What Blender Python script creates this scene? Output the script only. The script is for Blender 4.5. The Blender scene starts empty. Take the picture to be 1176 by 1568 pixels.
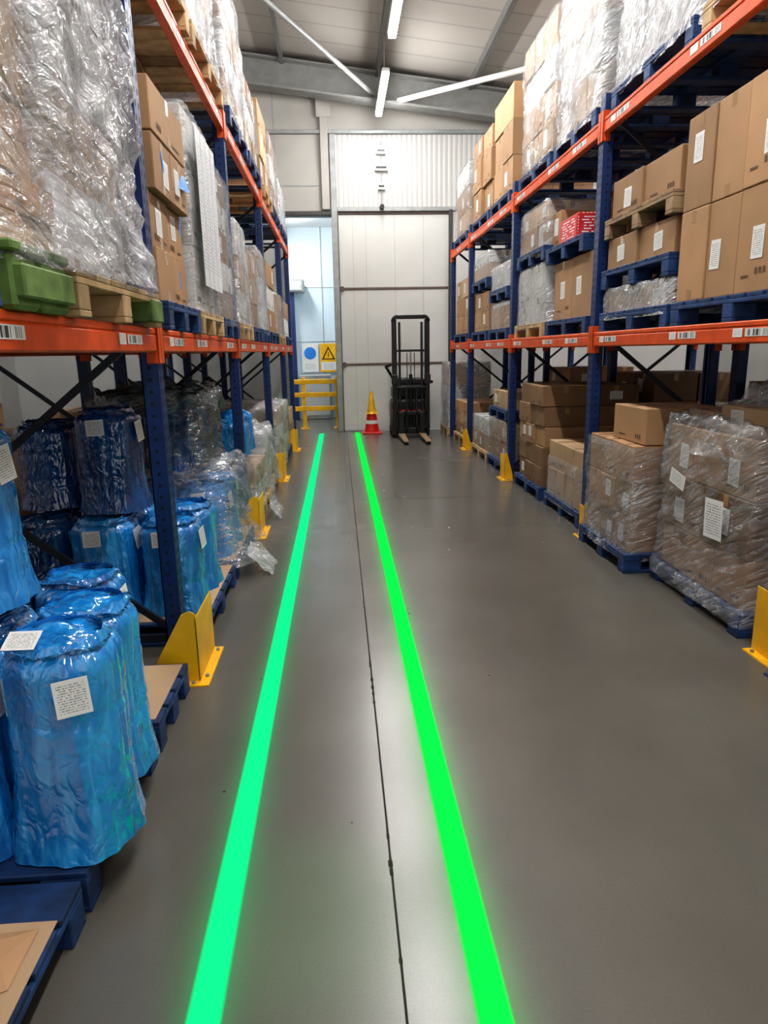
import bpy, math, random
from mathutils import Vector, Matrix, noise
R = random.Random(11)
scene = bpy.context.scene

# ------------------------------------------------------------------ materials
def newmat(name):
    m = bpy.data.materials.new(name); m.use_nodes = True
    nt = m.node_tree; nt.nodes.clear()
    out = nt.nodes.new('ShaderNodeOutputMaterial')
    return m, nt, out
def N(nt, t, **kw):
    n = nt.nodes.new(t)
    for k, v in kw.items():
        if k in n.inputs.keys(): n.inputs[k].default_value = v
        else: setattr(n, k, v)
    return n
def L(nt, a, b): nt.links.new(a, b)
def c4(c): return (c[0], c[1], c[2], 1)
def mathn(nt, op, a, b=None, clamp=False):
    n = nt.nodes.new('ShaderNodeMath'); n.operation = op; n.use_clamp = clamp
    for i, x in enumerate((a, b)):
        if x is None: continue
        if isinstance(x, (int, float)): n.inputs[i].default_value = x
        else: nt.links.new(x, n.inputs[i])
    return n.outputs[0]
def mixc(nt, fac, a, b, mode='MIX'):
    n = nt.nodes.new('ShaderNodeMix'); n.data_type = 'RGBA'; n.blend_type = mode
    for s, x in ((n.inputs[0], fac), (n.inputs[6], a), (n.inputs[7], b)):
        if isinstance(x, (int, float)): s.default_value = x
        elif isinstance(x, tuple): s.default_value = c4(x)
        else: nt.links.new(x, s)
    return n.outputs[2]
def pnoise(nt, scale, detail=2, dist=0, stretch=None, rot=None, rough=.55):
    g = N(nt, 'ShaderNodeNewGeometry'); src = g.outputs['Position']
    if rot:
        mp = N(nt, 'ShaderNodeMapping'); L(nt, src, mp.inputs[0]); mp.inputs['Rotation'].default_value = rot; src = mp.outputs[0]
    if stretch:
        mp = N(nt, 'ShaderNodeMapping'); L(nt, src, mp.inputs[0]); mp.inputs['Scale'].default_value = stretch; src = mp.outputs[0]
    n = N(nt, 'ShaderNodeTexNoise', Scale=scale, Detail=detail, Distortion=dist, Roughness=rough)
    L(nt, src, n.inputs['Vector']); return n.outputs[0]
def rng(nt, v, a, b, c, d):
    n = N(nt, 'ShaderNodeMapRange'); L(nt, v, n.inputs[0])
    for i, x in enumerate((a, b, c, d)): n.inputs[i+1].default_value = x
    return n.outputs[0]
def bump(nt, h, strength, dist=.01):
    b = N(nt, 'ShaderNodeBump', Strength=strength, Distance=dist); L(nt, h, b.inputs['Height']); return b.outputs[0]

def simple(name, col, rough=.5, metal=0, var=.12, vs=6, bmp=0, bs=40, island=0.0, spec=.5):
    m, nt, out = newmat(name)
    p = N(nt, 'ShaderNodeBsdfPrincipled', Roughness=rough, Metallic=metal)
    p.inputs['Specular IOR Level'].default_value = spec
    n = pnoise(nt, vs, 2)
    f = rng(nt, n, .3, .7, 1-var, 1+var)
    if island:
        g = N(nt, 'ShaderNodeNewGeometry')
        r = rng(nt, g.outputs['Random Per Island'], 0, 1, 1-island, 1+island)
        f = mathn(nt, 'MULTIPLY', f, r)
    vm = N(nt, 'ShaderNodeVectorMath', operation='SCALE'); vm.inputs[0].default_value = col; L(nt, f, vm.inputs['Scale'])
    L(nt, vm.outputs[0], p.inputs['Base Color'])
    if bmp: L(nt, bump(nt, pnoise(nt, bs, 2), bmp, .004), p.inputs['Normal'])
    L(nt, p.outputs[0], out.inputs[0]); return m

KRAFT = simple('kraft_cardboard', (.38, .222, .112), .7, var=.10, vs=2.5, island=.20)
KRAFT2 = simple('kraft_cardboard_pale', (.46, .31, .180), .7, var=.09, vs=2.5, island=.14)
KRAFTD = simple('kraft_cardboard_dark', (.21, .12, .06), .7, var=.12, vs=2.5, island=.22)
WCART = simple('white_cardboard', (.62, .61, .58), .6, var=.06, island=.12)
TAPE = simple('packing_tape', (.36, .22, .11), .22, var=.05, spec=.8)
PRINT = simple('carton_print', (.12, .07, .04), .7)
BLUEP = simple('blue_painted_wood', (.010, .042, .135), .6, var=.45, vs=14, island=.3)
WOOD = simple('pallet_pine', (.43, .30, .155), .7, var=.25, vs=10, island=.3)
DWOOD = simple('weathered_wood', (.28, .19, .11), .8, var=.25, vs=10, island=.3)
GREEN = simple('green_paint', (.10, .17, .04), .6, var=.4, vs=12)
ORANGE = simple('orange_beam_paint', (.64, .088, .014), .45, var=.15, vs=9, spec=.35)
RBLUE = simple('blue_upright_paint', (.006, .027, .115), .42, var=.25, vs=10)
SLOT = simple('dark_slot', (.004, .006, .012), .8)
BRACE = simple('dark_steel', (.02, .022, .03), .45, metal=.3)
GALV = simple('galvanised_steel', (.30, .31, .31), .45, metal=.3, var=.15)
YELLOW = simple('safety_yellow', (.84, .46, .008), .4, var=.12)
BLACK = simple('black_plastic', (.010, .010, .011), .45)
BLKM = simple('black_steel', (.016, .016, .017), .35, metal=.2)
CHROME = simple('chrome_rod', (.6, .6, .6), .2, metal=1)
RED = simple('red_plastic', (.65, .02, .015), .4)
BLUEL = simple('blue_tape', (.02, .2, .65), .4)
WHITE = simple('white_paint', (.72, .72, .71), .45, var=.04)
DOORW = simple('door_panel_white', (.58, .57, .55), .42, var=.05, vs=1.2)
DOORS = simple('door_groove', (.44, .43, .41), .5)
WALLB = simple('cream_wall_panel', (.36, .345, .32), .6, var=.08, vs=1.2)
WALLG = simple('grey_wall', (.42, .43, .42), .6, var=.08, vs=1.2)
ICEB = simple('pale_blue_wall', (.60, .70, .77), .5, var=.05, vs=1)
TRIMD = simple('dark_trim', (.05, .048, .046), .5)
JOINT = simple('joint_sealant', (.010, .009, .008), .8)
TRIMR = simple('rust_trim', (.13, .085, .08), .5)
PURL = simple('purlin_steel', (.14, .14, .138), .5, metal=.1)

def roofmat():
    m, nt, out = newmat('roof_liner')
    p = N(nt, 'ShaderNodeBsdfPrincipled', Roughness=.55)
    n = pnoise(nt, .8, 3)
    g = N(nt, 'ShaderNodeNewGeometry'); w = N(nt, 'ShaderNodeTexWave', Scale=.5, bands_direction='Y')
    L(nt, g.outputs['Position'], w.inputs[0])
    seam = rng(nt, w.outputs['Fac'], 0, .02, .8, 0)
    c = mixc(nt, n, (.35, .325, .30), (.44, .41, .38))
    L(nt, mixc(nt, seam, c, (.26, .24, .225)), p.inputs['Base Color'])
    L(nt, p.outputs[0], out.inputs[0]); return m
ROOF = roofmat()
def ribmat():
    m, nt, out = newmat('ribbed_cladding')
    p = N(nt, 'ShaderNodeBsdfPrincipled', Roughness=.5)
    g = N(nt, 'ShaderNodeNewGeometry'); w = N(nt, 'ShaderNodeTexWave', Scale=3.2, bands_direction='X')
    L(nt, g.outputs['Position'], w.inputs[0])
    L(nt, mixc(nt, rng(nt, w.outputs['Fac'], 0, .25, 1, 0), (.47, .465, .45), (.36, .355, .345)), p.inputs['Base Color'])
    L(nt, bump(nt, w.outputs['Fac'], .3, .03), p.inputs['Normal'])
    L(nt, p.outputs[0], out.inputs[0]); return m
RIB = ribmat()

def floormat():
    m, nt, out = newmat('polished_concrete')
    p = N(nt, 'ShaderNodeBsdfPrincipled')
    n1 = pnoise(nt, .55, 3, .2); n2 = pnoise(nt, 1.7, 5, 0, rough=.6); n3 = pnoise(nt, 140, 2)
    n4 = pnoise(nt, .9, 3, .3, stretch=(2.0, .5, 1), rot=(0, 0, .3))
    c = mixc(nt, rng(nt, n1, .25, .75, 0, 1), (.098, .091, .077), (.132, .124, .106))
    c = mixc(nt, rng(nt, n2, .25, .8, 0, .40), c, (.165, .155, .134))
    c = mixc(nt, rng(nt, n4, .35, .8, 0, .35), c, (.082, .077, .067))
    c = mixc(nt, rng(nt, n3, .45, .85, 0, .22), c, (.06, .056, .05))
    L(nt, c, p.inputs['Base Color'])
    L(nt, rng(nt, n1, .25, .75, .21, .29), p.inputs['Roughness'])
    p.inputs['Specular IOR Level'].default_value = .6
    L(nt, p.outputs[0], out.inputs[0]); return m
FLOOR = floormat()

def filmmat(name, tint, lo, hi, rough=.14, bs=.9, rot=(.55, .25, 0), sc=3.2):
    m, nt, out = newmat(name)
    n1 = pnoise(nt, sc, 3, .35, stretch=(1, 1, 6), rot=rot)
    rid = mathn(nt, 'ABSOLUTE', mathn(nt, 'SUBTRACT', n1, .5))
    n2 = pnoise(nt, 2.0, 2, .3); n3 = pnoise(nt, 16, 3, .6, stretch=(1, 1, 3), rot=(-rot[0]*.6, rot[1], 0))
    h = mathn(nt, 'ADD', mathn(nt, 'MULTIPLY', rid, 2.4), mathn(nt, 'MULTIPLY', n3, .5))
    nb = bump(nt, h, bs, .03)
    p = N(nt, 'ShaderNodeBsdfPrincipled', Roughness=rough)
    p.inputs['Base Color'].default_value = c4(tint); p.inputs['Specular IOR Level'].default_value = 1.0
    p.inputs['IOR'].default_value = 2.1
    L(nt, nb, p.inputs['Normal'])
    t = N(nt, 'ShaderNodeBsdfTransparent'); t.inputs[0].default_value = (.97, .97, .98, 1)
    fac = rng(nt, n2, .35, .65, lo, hi)
    edge = rng(nt, rid, .0, .035, .34, 0)
    fac = mathn(nt, 'ADD', fac, edge, clamp=True)
    mx = N(nt, 'ShaderNodeMixShader'); L(nt, fac, mx.inputs[0]); L(nt, t.outputs[0], mx.inputs[1]); L(nt, p.outputs[0], mx.inputs[2])
    L(nt, mx.outputs[0], out.inputs[0]); return m
FILM = filmmat('stretch_film_clear', (.56, .57, .59), .15, .38, rough=.10)
FILMH = filmmat('stretch_film_heavy', (.62, .63, .66), .26, .62, rough=.10, bs=1.0, rot=(.75, .3, 0))
FILMB = filmmat('stretch_film_smoke', (.06, .07, .09), .35, .75)

def bluebag(name, c1, c2, c3, rough=.13):
    m, nt, out = newmat(name)
    n1 = pnoise(nt, 12, 2, .15, stretch=(1, 1, .16)); n2 = pnoise(nt, 4.0, 3, .2, stretch=(1, 1, .6)); n3 = pnoise(nt, 14, 2, .6, stretch=(1, 1, .7))
    rid = mathn(nt, 'ABSOLUTE', mathn(nt, 'SUBTRACT', n1, .5))
    r3 = mathn(nt, 'ABSOLUTE', mathn(nt, 'SUBTRACT', n3, .5))
    c = mixc(nt, rng(nt, n2, .3, .7, 0, 1), c1, c2)
    c = mixc(nt, rng(nt, rid, 0, .07, .45, 0), c, c3)
    h = mathn(nt, 'ADD', mathn(nt, 'MULTIPLY', rid, 1.3), mathn(nt, 'MULTIPLY', r3, 1.3))
    p = N(nt, 'ShaderNodeBsdfPrincipled', Roughness=rough); p.inputs['Specular IOR Level'].default_value = 1.0
    p.inputs['Coat Weight'].default_value = .8; p.inputs['Coat Roughness'].default_value = .06
    nb = bump(nt, h, .7, .022)
    L(nt, nb, p.inputs['Coat Normal'])
    L(nt, c, p.inputs['Base Color']); L(nt, nb, p.inputs['Normal'])
    L(nt, p.outputs[0], out.inputs[0]); return m
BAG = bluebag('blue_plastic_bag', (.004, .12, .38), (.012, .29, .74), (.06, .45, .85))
BAG_SHADED = bluebag('blue_plastic_bag_shaded', (.002, .03, .12), (.005, .08, .28), (.02, .17, .44))  # same blue bag with the shade under the shelf painted into its colour

def labelmat(name, base, ink, cols=44, rows=15, thr=.38, barcode=False):
    m, nt, out = newmat(name)
    uv = N(nt, 'ShaderNodeUVMap'); sp = N(nt, 'ShaderNodeSeparateXYZ'); L(nt, uv.outputs[0], sp.inputs[0])
    u, v = sp.outputs[0], sp.outputs[1]
    fu = mathn(nt, 'FLOOR', mathn(nt, 'MULTIPLY', u, cols)); vr = mathn(nt, 'MULTIPLY', v, rows); fv = mathn(nt, 'FLOOR', vr)
    cb = N(nt, 'ShaderNodeCombineXYZ'); L(nt, fu, cb.inputs[0])
    if not barcode: L(nt, fv, cb.inputs[1])
    wn = N(nt, 'ShaderNodeTexWhiteNoise'); L(nt, cb.outputs[0], wn.inputs['Vector'])
    a = mathn(nt, 'GREATER_THAN', wn.outputs[0], thr)
    if not barcode: a = mathn(nt, 'MULTIPLY', a, mathn(nt, 'GREATER_THAN', mathn(nt, 'FRACT', vr), .62))
    for s in (u, v):
        a = mathn(nt, 'MULTIPLY', a, mathn(nt, 'GREATER_THAN', s, .1)); a = mathn(nt, 'MULTIPLY', a, mathn(nt, 'LESS_THAN', s, .9))
    p = N(nt, 'ShaderNodeBsdfPrincipled', Roughness=.5); L(nt, mixc(nt, a, base, ink), p.inputs['Base Color'])
    L(nt, p.outputs[0], out.inputs[0]); return m
LABEL = labelmat('paper_label', (.76, .76, .74), (.2, .2, .2))
BARC = labelmat('barcode_label', (.66, .66, .64), (.05, .05, .05), cols=50, thr=.5, barcode=True)
REDP = labelmat('red_print', (.6, .02, .03), (.8, .78, .75), cols=12, rows=8)
SHEET = labelmat('printed_sheet', (.66, .68, .70), (.42, .45, .5), cols=14, rows=40, thr=.3)

def emis(name, col, s):
    m, nt, out = newmat(name); e = N(nt, 'ShaderNodeEmission', Strength=s); e.inputs[0].default_value = c4(col)
    L(nt, e.outputs[0], out.inputs[0]); return m
LED = emis('led_diffuser', (1, .99, .965), 140)
def linemat(name, col, s):  # imitates projected light: emissive core plus a painted glow halo
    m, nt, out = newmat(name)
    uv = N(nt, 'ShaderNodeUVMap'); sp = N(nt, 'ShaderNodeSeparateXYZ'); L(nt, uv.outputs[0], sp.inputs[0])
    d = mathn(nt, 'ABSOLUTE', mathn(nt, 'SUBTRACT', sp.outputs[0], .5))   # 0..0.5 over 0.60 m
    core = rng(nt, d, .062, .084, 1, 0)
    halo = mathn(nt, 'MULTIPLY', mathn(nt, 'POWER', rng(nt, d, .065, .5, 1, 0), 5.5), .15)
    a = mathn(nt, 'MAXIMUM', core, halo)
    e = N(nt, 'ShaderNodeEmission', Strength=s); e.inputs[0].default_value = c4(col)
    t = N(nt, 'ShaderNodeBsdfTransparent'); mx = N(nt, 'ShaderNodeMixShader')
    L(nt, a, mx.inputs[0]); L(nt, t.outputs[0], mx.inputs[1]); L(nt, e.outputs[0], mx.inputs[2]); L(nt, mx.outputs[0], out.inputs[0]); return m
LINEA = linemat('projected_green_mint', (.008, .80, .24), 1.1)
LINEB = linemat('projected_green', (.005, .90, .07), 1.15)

# ------------------------------------------------------------------ mesh builder
def empty(name, loc, parent=None):
    e = bpy.data.objects.new(name, None); e.empty_display_size = .2
    scene.collection.objects.link(e); e.location = loc
    if parent: e.parent = parent
    return e
class MB:
    def __init__(s): s.v=[]; s.f=[]; s.m=[]; s.uv=[]; s.s=[]; s.mats=[]; s.M=None
    def mi(s, m):
        if m not in s.mats: s.mats.append(m)
        return s.mats.index(m)
    def P(s, p):
        p = Vector(p); return s.M @ p if s.M else p
    def poly(s, pts, mat, uv=None, sm=False):
        b = len(s.v); s.v += [s.P(p) for p in pts]; s.f.append(tuple(range(b, b+len(pts)))); s.m.append(s.mi(mat)); s.uv.append(uv); s.s.append(sm)
    def raw(s, vs, fs, mat, sm=False):
        b = len(s.v); s.v += [s.P(p) for p in vs]; k = s.mi(mat)
        for f in fs: s.f.append(tuple(b+i for i in f)); s.m.append(k); s.uv.append(None); s.s.append(sm)
    def box(s, x0, x1, y0, y1, z0, z1, mat, b=0.0):
        if x1<x0: x0,x1=x1,x0
        if y1<y0: y0,y1=y1,y0
        if z1<z0: z0,z1=z1,z0
        c = Vector(((x0+x1)/2, (y0+y1)/2, (z0+z1)/2)); h = ((x1-x0)/2, (y1-y0)/2, (z1-z0)/2)
        b = min(b, min(h)*.45)
        if b <= 0:
            vs = [(x, y, z) for x in (x0, x1) for y in (y0, y1) for z in (z0, z1)]
            fs = [(0,1,3,2),(4,6,7,5),(0,4,5,1),(2,3,7,6),(0,2,6,4),(1,5,7,3)]
            s.raw(vs, fs, mat); return
        idx = {}; vs = []
        sg = (-1, 1)
        for a in sg:
            for d in sg:
                for e in sg:
                    S = (a, d, e)
                    for ax in range(3):
                        q = [c[i] + S[i]*(h[i]-(0 if i == ax else b)) for i in range(3)]
                        idx[(a, d, e, ax)] = len(vs); vs.append(tuple(q))
        fs = []
        def add(ids):
            pts = [Vector(vs[i]) for i in ids]; n = (pts[1]-pts[0]).cross(pts[2]-pts[1]); m = sum(pts, Vector())/len(pts)-c
            fs.append(tuple(ids) if n.dot(m) > 0 else tuple(reversed(ids)))
        for ax in range(3):
            o = [i for i in range(3) if i != ax]
            for a in sg:
                ids = []
                for (d, e) in ((-1,-1),(1,-1),(1,1),(-1,1)):
                    S = [0,0,0]; S[ax]=a; S[o[0]]=d; S[o[1]]=e; ids.append(idx[(S[0],S[1],S[2],ax)])
                add(ids)
            for a in sg:
                for d in sg:
                    S=[0,0,0]; S[o[0]]=a; S[o[1]]=d
                    A=S[:]; A[ax]=-1; B=S[:]; B[ax]=1
                    add([idx[(*A,o[0])], idx[(*A,o[1])], idx[(*B,o[1])], idx[(*B,o[0])]])
        for a in sg:
            for d in sg:
                for e in sg: add([idx[(a,d,e,0)], idx[(a,d,e,1)], idx[(a,d,e,2)]])
        s.raw(vs, fs, mat)
    def cyl(s, p0, p1, r, mat, n=14, r2=None, sm=True):
        p0=Vector(p0); p1=Vector(p1); r2 = r if r2 is None else r2
        d=(p1-p0).normalized(); u=d.orthogonal().normalized(); w=d.cross(u)
        vs=[]
        for p, rr in ((p0, r), (p1, r2)):
            for i in range(n):
                t=2*math.pi*i/n; vs.append(p+(u*math.cos(t)+w*math.sin(t))*rr)
        s.raw(vs, [(i,(i+1)%n,n+(i+1)%n,n+i) for i in range(n)], mat, sm)
        s.raw(vs[:n], [tuple(reversed(range(n)))], mat); s.raw(vs[n:], [tuple(range(n))], mat)
    def beamline(s, p0, p1, w, h, mat):
        p0=Vector(p0); p1=Vector(p1); d=(p1-p0).normalized()
        u=d.cross(Vector((0,0,1)));
        if u.length<1e-4: u=Vector((1,0,0))
        u.normalize(); k=u.cross(d)
        vs=[p+u*a*w/2+k*b*h/2 for p in (p0,p1) for (a,b) in ((-1,-1),(1,-1),(1,1),(-1,1))]
        s.raw(vs,[(3,2,1,0),(4,5,6,7),(0,1,5,4),(1,2,6,5),(2,3,7,6),(3,0,4,7)],mat)
    def label(s, c, n, w, h, mat=LABEL, tilt=0):
        n=Vector(n).normalized(); u=Vector((0,0,1)).cross(n)
        if u.length<1e-3: u=Vector((1,0,0))
        u.normalize(); k=n.cross(u); c=Vector(c)
        ct,st=math.cos(tilt),math.sin(tilt); U=u*ct+k*st; K=k*ct-u*st
        s.poly([c-U*w/2-K*h/2, c+U*w/2-K*h/2, c+U*w/2+K*h/2, c-U*w/2+K*h/2], mat, [(0,0),(1,0),(1,1),(0,1)])
    def obj(s, name, loc=(0,0,0), parent=None):
        loc=Vector(loc); me=bpy.data.meshes.new(name)
        me.from_pydata([tuple(v-loc) for v in s.v], [], s.f)
        for m in s.mats: me.materials.append(m)
        me.polygons.foreach_set('material_index', s.m); me.polygons.foreach_set('use_smooth', s.s)
        if any(u for u in s.uv):
            ul=me.uv_layers.new(name='UVMap')
            for p,u in zip(me.polygons, s.uv):
                if u:
                    for li,c in zip(p.loop_indices,u): ul.data[li].uv=c
        me.update()
        o=bpy.data.objects.new(name, me); scene.collection.objects.link(o)
        if parent: o.parent=parent
        else: o.location=loc
        return o

def rr(s, hx, hy, r):
    segs=[('l',(hx,-hy+r),(hx,hy-r),(1,0)),('c',(hx-r,hy-r),0),('l',(hx-r,hy),(-hx+r,hy),(0,1)),('c',(-hx+r,hy-r),1),
          ('l',(-hx,hy-r),(-hx,-hy+r),(-1,0)),('c',(-hx+r,-hy+r),2),('l',(-hx+r,-hy),(hx-r,-hy),(0,-1)),('c',(hx-r,-hy+r),3)]
    ls=[2*(hy-r) if i%4==0 else 2*(hx-r) if i%4==2 else math.pi*r/2 for i in range(8)]
    d=s*sum(ls)
    for sg,l in zip(segs,ls):
        if d<=l+1e-9:
            t=d/l if l>1e-9 else 0
            if sg[0]=='l':
                a,b,n=sg[1:]; return (a[0]+(b[0]-a[0])*t, a[1]+(b[1]-a[1])*t, n[0], n[1])
            th=(sg[2]+t)*math.pi/2; return (sg[1][0]+r*math.cos(th), sg[1][1]+r*math.sin(th), math.cos(th), math.sin(th))
        d-=l
    return (hx,-hy+r,1,0)
def shell(mb, cx, cy, z0, z1, hx, hy, mat, r=.04, amp=.014, seed=0, cell=.035, taper=0, topamp=.03, cap=True, flare=.0, fold=0, bands=0, slump=0, lean=0):
    per=4*(hx+hy); nu=max(16,int(per/cell)); nv=max(4,int((z1-z0)/cell)); vs=[]; fs=[]
    base=[rr(i/nu,hx,hy,min(r,hx*.98,hy*.98)) for i in range(nu)]
    so=Vector((seed*3.7, seed*1.3, seed*5.1))
    def disp(px,py,z):
        q=Vector((px,py,z))
        return amp*(noise.noise(q*3+so)*1.1+noise.noise(q*9+so)*.6+abs(noise.noise(Vector((px*5,py*5,z*16+px*8+py*6))+so))*.8)
    for j in range(nv+1):
        t=j/nv; z=z0+(z1-z0)*t; k=1-taper*t
        for i,(x,y,nx,ny) in enumerate(base):
            d=disp(cx+x,cy+y,z)+flare*max(0,1-t*6)
            a=2*math.pi*i/nu
            if fold: d+= fold*(noise.noise(Vector((math.cos(a)*4,math.sin(a)*4,z*1.5))+so)-.6*abs(noise.noise(Vector((math.cos(a)*8,math.sin(a)*8,z*.8))+so)))
            if bands: d-= bands*max(0,1-abs(((t*3)%1)-.0)*9)*(0 if t<.1 or t>.95 else 1)
            if slump: d+= slump*max(0,.35-t)*(.6+noise.noise(Vector((math.cos(a)*2,math.sin(a)*2,seed))))
            if t>.90: d-= r*.40*((t-.90)/.1)**2
            vs.append((cx+x*k+nx*d+lean*t, cy+y*k+ny*d, z+ (.3*amp*noise.noise(Vector((x*4,y*4,z))+so))))
    for j in range(nv):
        for i in range(nu): fs.append((j*nu+i,j*nu+(i+1)%nu,(j+1)*nu+(i+1)%nu,(j+1)*nu+i))
    if cap:
        nc=max(4,int(min(hx,hy)/cell)); k=1-taper
        for c in range(1,nc):
            q=1-c/nc
            for i,(x,y,nx,ny) in enumerate(base):
                X=cx+x*k*q+lean; Y=cy+y*k*q
                vs.append((X,Y,z1+topamp*(noise.noise(Vector((X*6,Y*6,seed)))+.6*noise.noise(Vector((X*15,Y*15,seed)))+.5*(1-q)*math.cos(q*3))))
        for c in range(nc-1):
            o=nv*nu+c*nu
            for i in range(nu): fs.append((o+i,o+(i+1)%nu,o+nu+(i+1)%nu,o+nu+i))
        vs.append((cx+lean,cy,z1+topamp*.3)); o=nv*nu+(nc-1)*nu
        for i in range(nu): fs.append((o+i,o+(i+1)%nu,len(vs)-1))
    mb.raw(vs,fs,mat,True)

def pallet(mb, x0,x1,y0,y1,z,mat, h=.144):
    bw=.1
    ys=(y0+bw/2,(y0+y1)/2,y1-bw/2); xs=(x0+.07,(x0+x1)/2,x1-.07)
    for y in ys:
        mb.box(x0,x1,y-bw/2,y+bw/2,z,z+.022,mat,.003)
        for x in xs: mb.box(x-.07,x+.07,y-bw/2,y+bw/2,z+.022,z+h-.044,mat,.004)
    for x in xs: mb.box(x-.07,x+.07,y0,y1,z+h-.044,z+h-.022,mat,.003)
    n=max(4,int((y1-y0)/.16)); w=(y1-y0)/n
    for i in range(n):
        a=y0+i*w+(.0 if i==0 else .014); b=y0+(i+1)*w-(.0 if i==n-1 else .014)
        mb.box(x0,x1,a,b,z+h-.022,z+h,mat,.003)

def carton(mb,x0,x1,y0,y1,z0,z1,mat,side,rd,lab=.3,tape=True):
    mb.box(x0,x1,y0,y1,z0,z1,mat,.005)
    fx = x1+.0012 if side=='L' else x0-.0012; nx=1 if side=='L' else -1
    h=z1-z0; w=y1-y0; d=x1-x0; yc=(y0+y1)/2; xc=(x0+x1)/2
    if tape and h>.12:
        if rd.random()<.6:
            mb.label((fx,yc,z1-.04),(nx,0,0),.05,.07,TAPE); mb.label((fx,yc,z0+.035),(nx,0,0),.05,.06,TAPE)
        mb.label((xc,y0-.0012,z1-.04),(0,-1,0),.05,.07,TAPE)
        mb.label((xc,yc,z1+.0012),(0,0,1),d*.98,.05,TAPE)
    if rd.random()<lab and h>.13:
        lw=min(w*.33,.13); lh=min(h*.5,.16)
        mb.label((fx+nx*.001,y0+w*rd.uniform(.28,.72),z0+h*rd.uniform(.35,.65)),(nx,0,0),lw,lh,LABEL,rd.uniform(-.06,.06))
    if rd.random()<.6 and h>.15:
        for k in range(3): mb.label((fx+nx*.001,y0+w*.16+k*.035,z0+h*.2),(nx,0,0),.022,.03,PRINT)
        mb.label((fx+nx*.001,y0+w*.7,z0+h*.16),(nx,0,0),w*.22,.012,PRINT)
    if rd.random()<.25: mb.label((x0+d*.5,y0-.002,z0+h*.5),(0,-1,0),min(d*.35,.14),min(h*.4,.12),LABEL)

def stack(mb,x0,x1,y0,y1,z,rows,side,rd,lab=.3,jit=.012):
    for row in rows:
        h,ny,mat=row[:3]; nxx=row[3] if len(row)>3 else 2
        ins=row[4] if len(row)>4 else 0
        a0,a1=y0+ins,y1-ins
        for i in range(ny):
            for k in range(nxx):
                ya=a0+(a1-a0)*i/ny+.004; yb=a0+(a1-a0)*(i+1)/ny-.004
                xa=x0+(x1-x0)*k/nxx+.004; xb=x0+(x1-x0)*(k+1)/nxx-.004
                jx=rd.uniform(-jit,jit); hh=h-rd.uniform(0,.006)
                carton(mb,xa+jx,xb+jx,ya,yb,z,z+hh,mat,side,rd,lab)
        z+=h
    return z

LX=(-1.98,-.86); RX=(2.14,3.24)
cnt=[0]
def load(name,side,y0,y1,z,pal,rows,film=None,pad=.04,lab=.3,xo=0,ftop=.03,famp=.014,jit=.014,fcell=.04,seed=None,fz=None,extra=None,cap=True,dx=None,slump=0):
    cnt[0]+=1; rd=random.Random(seed if seed is not None else cnt[0]*17)
    xr=LX if side=='L' else RX
    x0,x1=xr[0]+xo,xr[1]+xo
    if dx: 
        if side=='L': x0=x1-dx
        else: x1=x0+dx
    e=empty(name,((x0+x1)/2,(y0+y1)/2,z)); loc=e.location.copy(); zz=z
    if pal:
        m=MB(); pallet(m,x0,x1,y0,y1,z,pal); m.obj('pallet',loc,e); zz=z+.144
    m=MB(); zt=stack(m,x0+pad,x1-pad,y0+pad,y1-pad,zz+.001,rows,side,rd,lab,jit) if rows else zz
    if extra: zt=max(zt, extra(m,x0,x1,y0,y1,zt) or zt)
    if m.v: m.obj('cartons',loc,e)
    if film:
        m=MB(); top=(fz if fz else zt+.012)
        shell(m,(x0+x1)/2,(y0+y1)/2,zz-.06,top,(x1-x0)/2-pad+.022,(y1-y0)/2-pad+.022,film,r=.045,amp=famp,seed=cnt[0],cell=fcell,topamp=ftop,flare=.012,cap=cap,slump=slump)
        m.obj('stretch_film',loc,e)
    return e,zt

# ------------------------------------------------------------------ room shell
WY=14.5; XL=-6.5; XR=7.5; YB=-4.0
def zr(x): return 6.78-.12*x
m=MB(); m.poly([(XL,YB,0),(XR,YB,0),(XR,18,0),(XL,18,0)],FLOOR)
fl=m.obj('floor')
m=MB()
m.raw([(XL,YB,zr(XL)),(XR,YB,zr(XR)),(XR,WY,zr(XR)),(XL,WY,zr(XL)),(XL,YB,zr(XL)+.1),(XR,YB,zr(XR)+.1),(XR,WY,zr(XR)+.1),(XL,WY,zr(XL)+.1)],[(0,3,2,1),(4,5,6,7),(0,1,5,4),(1,2,6,5),(2,3,7,6),(3,0,4,7)],ROOF)
m.obj('ceiling')
def prism(mb,xz,y0,y1,mat):
    n=len(xz); vs=[(x,y0,z) for x,z in xz]+[(x,y1,z) for x,z in xz]
    mb.raw(vs,[tuple(range(n)),tuple(reversed(range(n,2*n)))]+[(i,i+n,(i+1)%n+n,(i+1)%n) for i in range(n)],mat)
m=MB()
prism(m,[(XL,0),(-1.0,0),(-1.0,4.28),(XL,4.28)],WY,WY+.2,WALLG)
prism(m,[(XL,4.28),(-.04,4.28),(-.04,zr(-.04)),(XL,zr(XL))],WY,WY+.2,WALLB)
prism(m,[(-.04,4.36),(XR,4.36),(XR,5.76),(-.04,5.76)],WY,WY+.2,RIB)
prism(m,[(-.04,5.76),(XR,5.76),(XR,zr(XR)),(-.04,zr(-.04))],WY,WY+.2,WALLB)
prism(m,[(2.36,0),(XR,0),(XR,4.36),(2.36,4.36)],WY,WY+.2,DOORW)
m.obj('wall_far')
m=MB(); prism(m,[(XL-.15,0),(XL,0),(XL,zr(XL)),(XL-.15,zr(XL))],YB,WY+.2,WALLG); m.obj('wall_left')
m=MB(); prism(m,[(XR,0),(XR+.15,0),(XR+.15,zr(XR)),(XR,zr(XR))],YB,WY+.2,WALLG); m.obj('wall_right')
m=MB(); m.box(-3.2,.8,17.8,18,0,4.7,ICEB)
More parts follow.
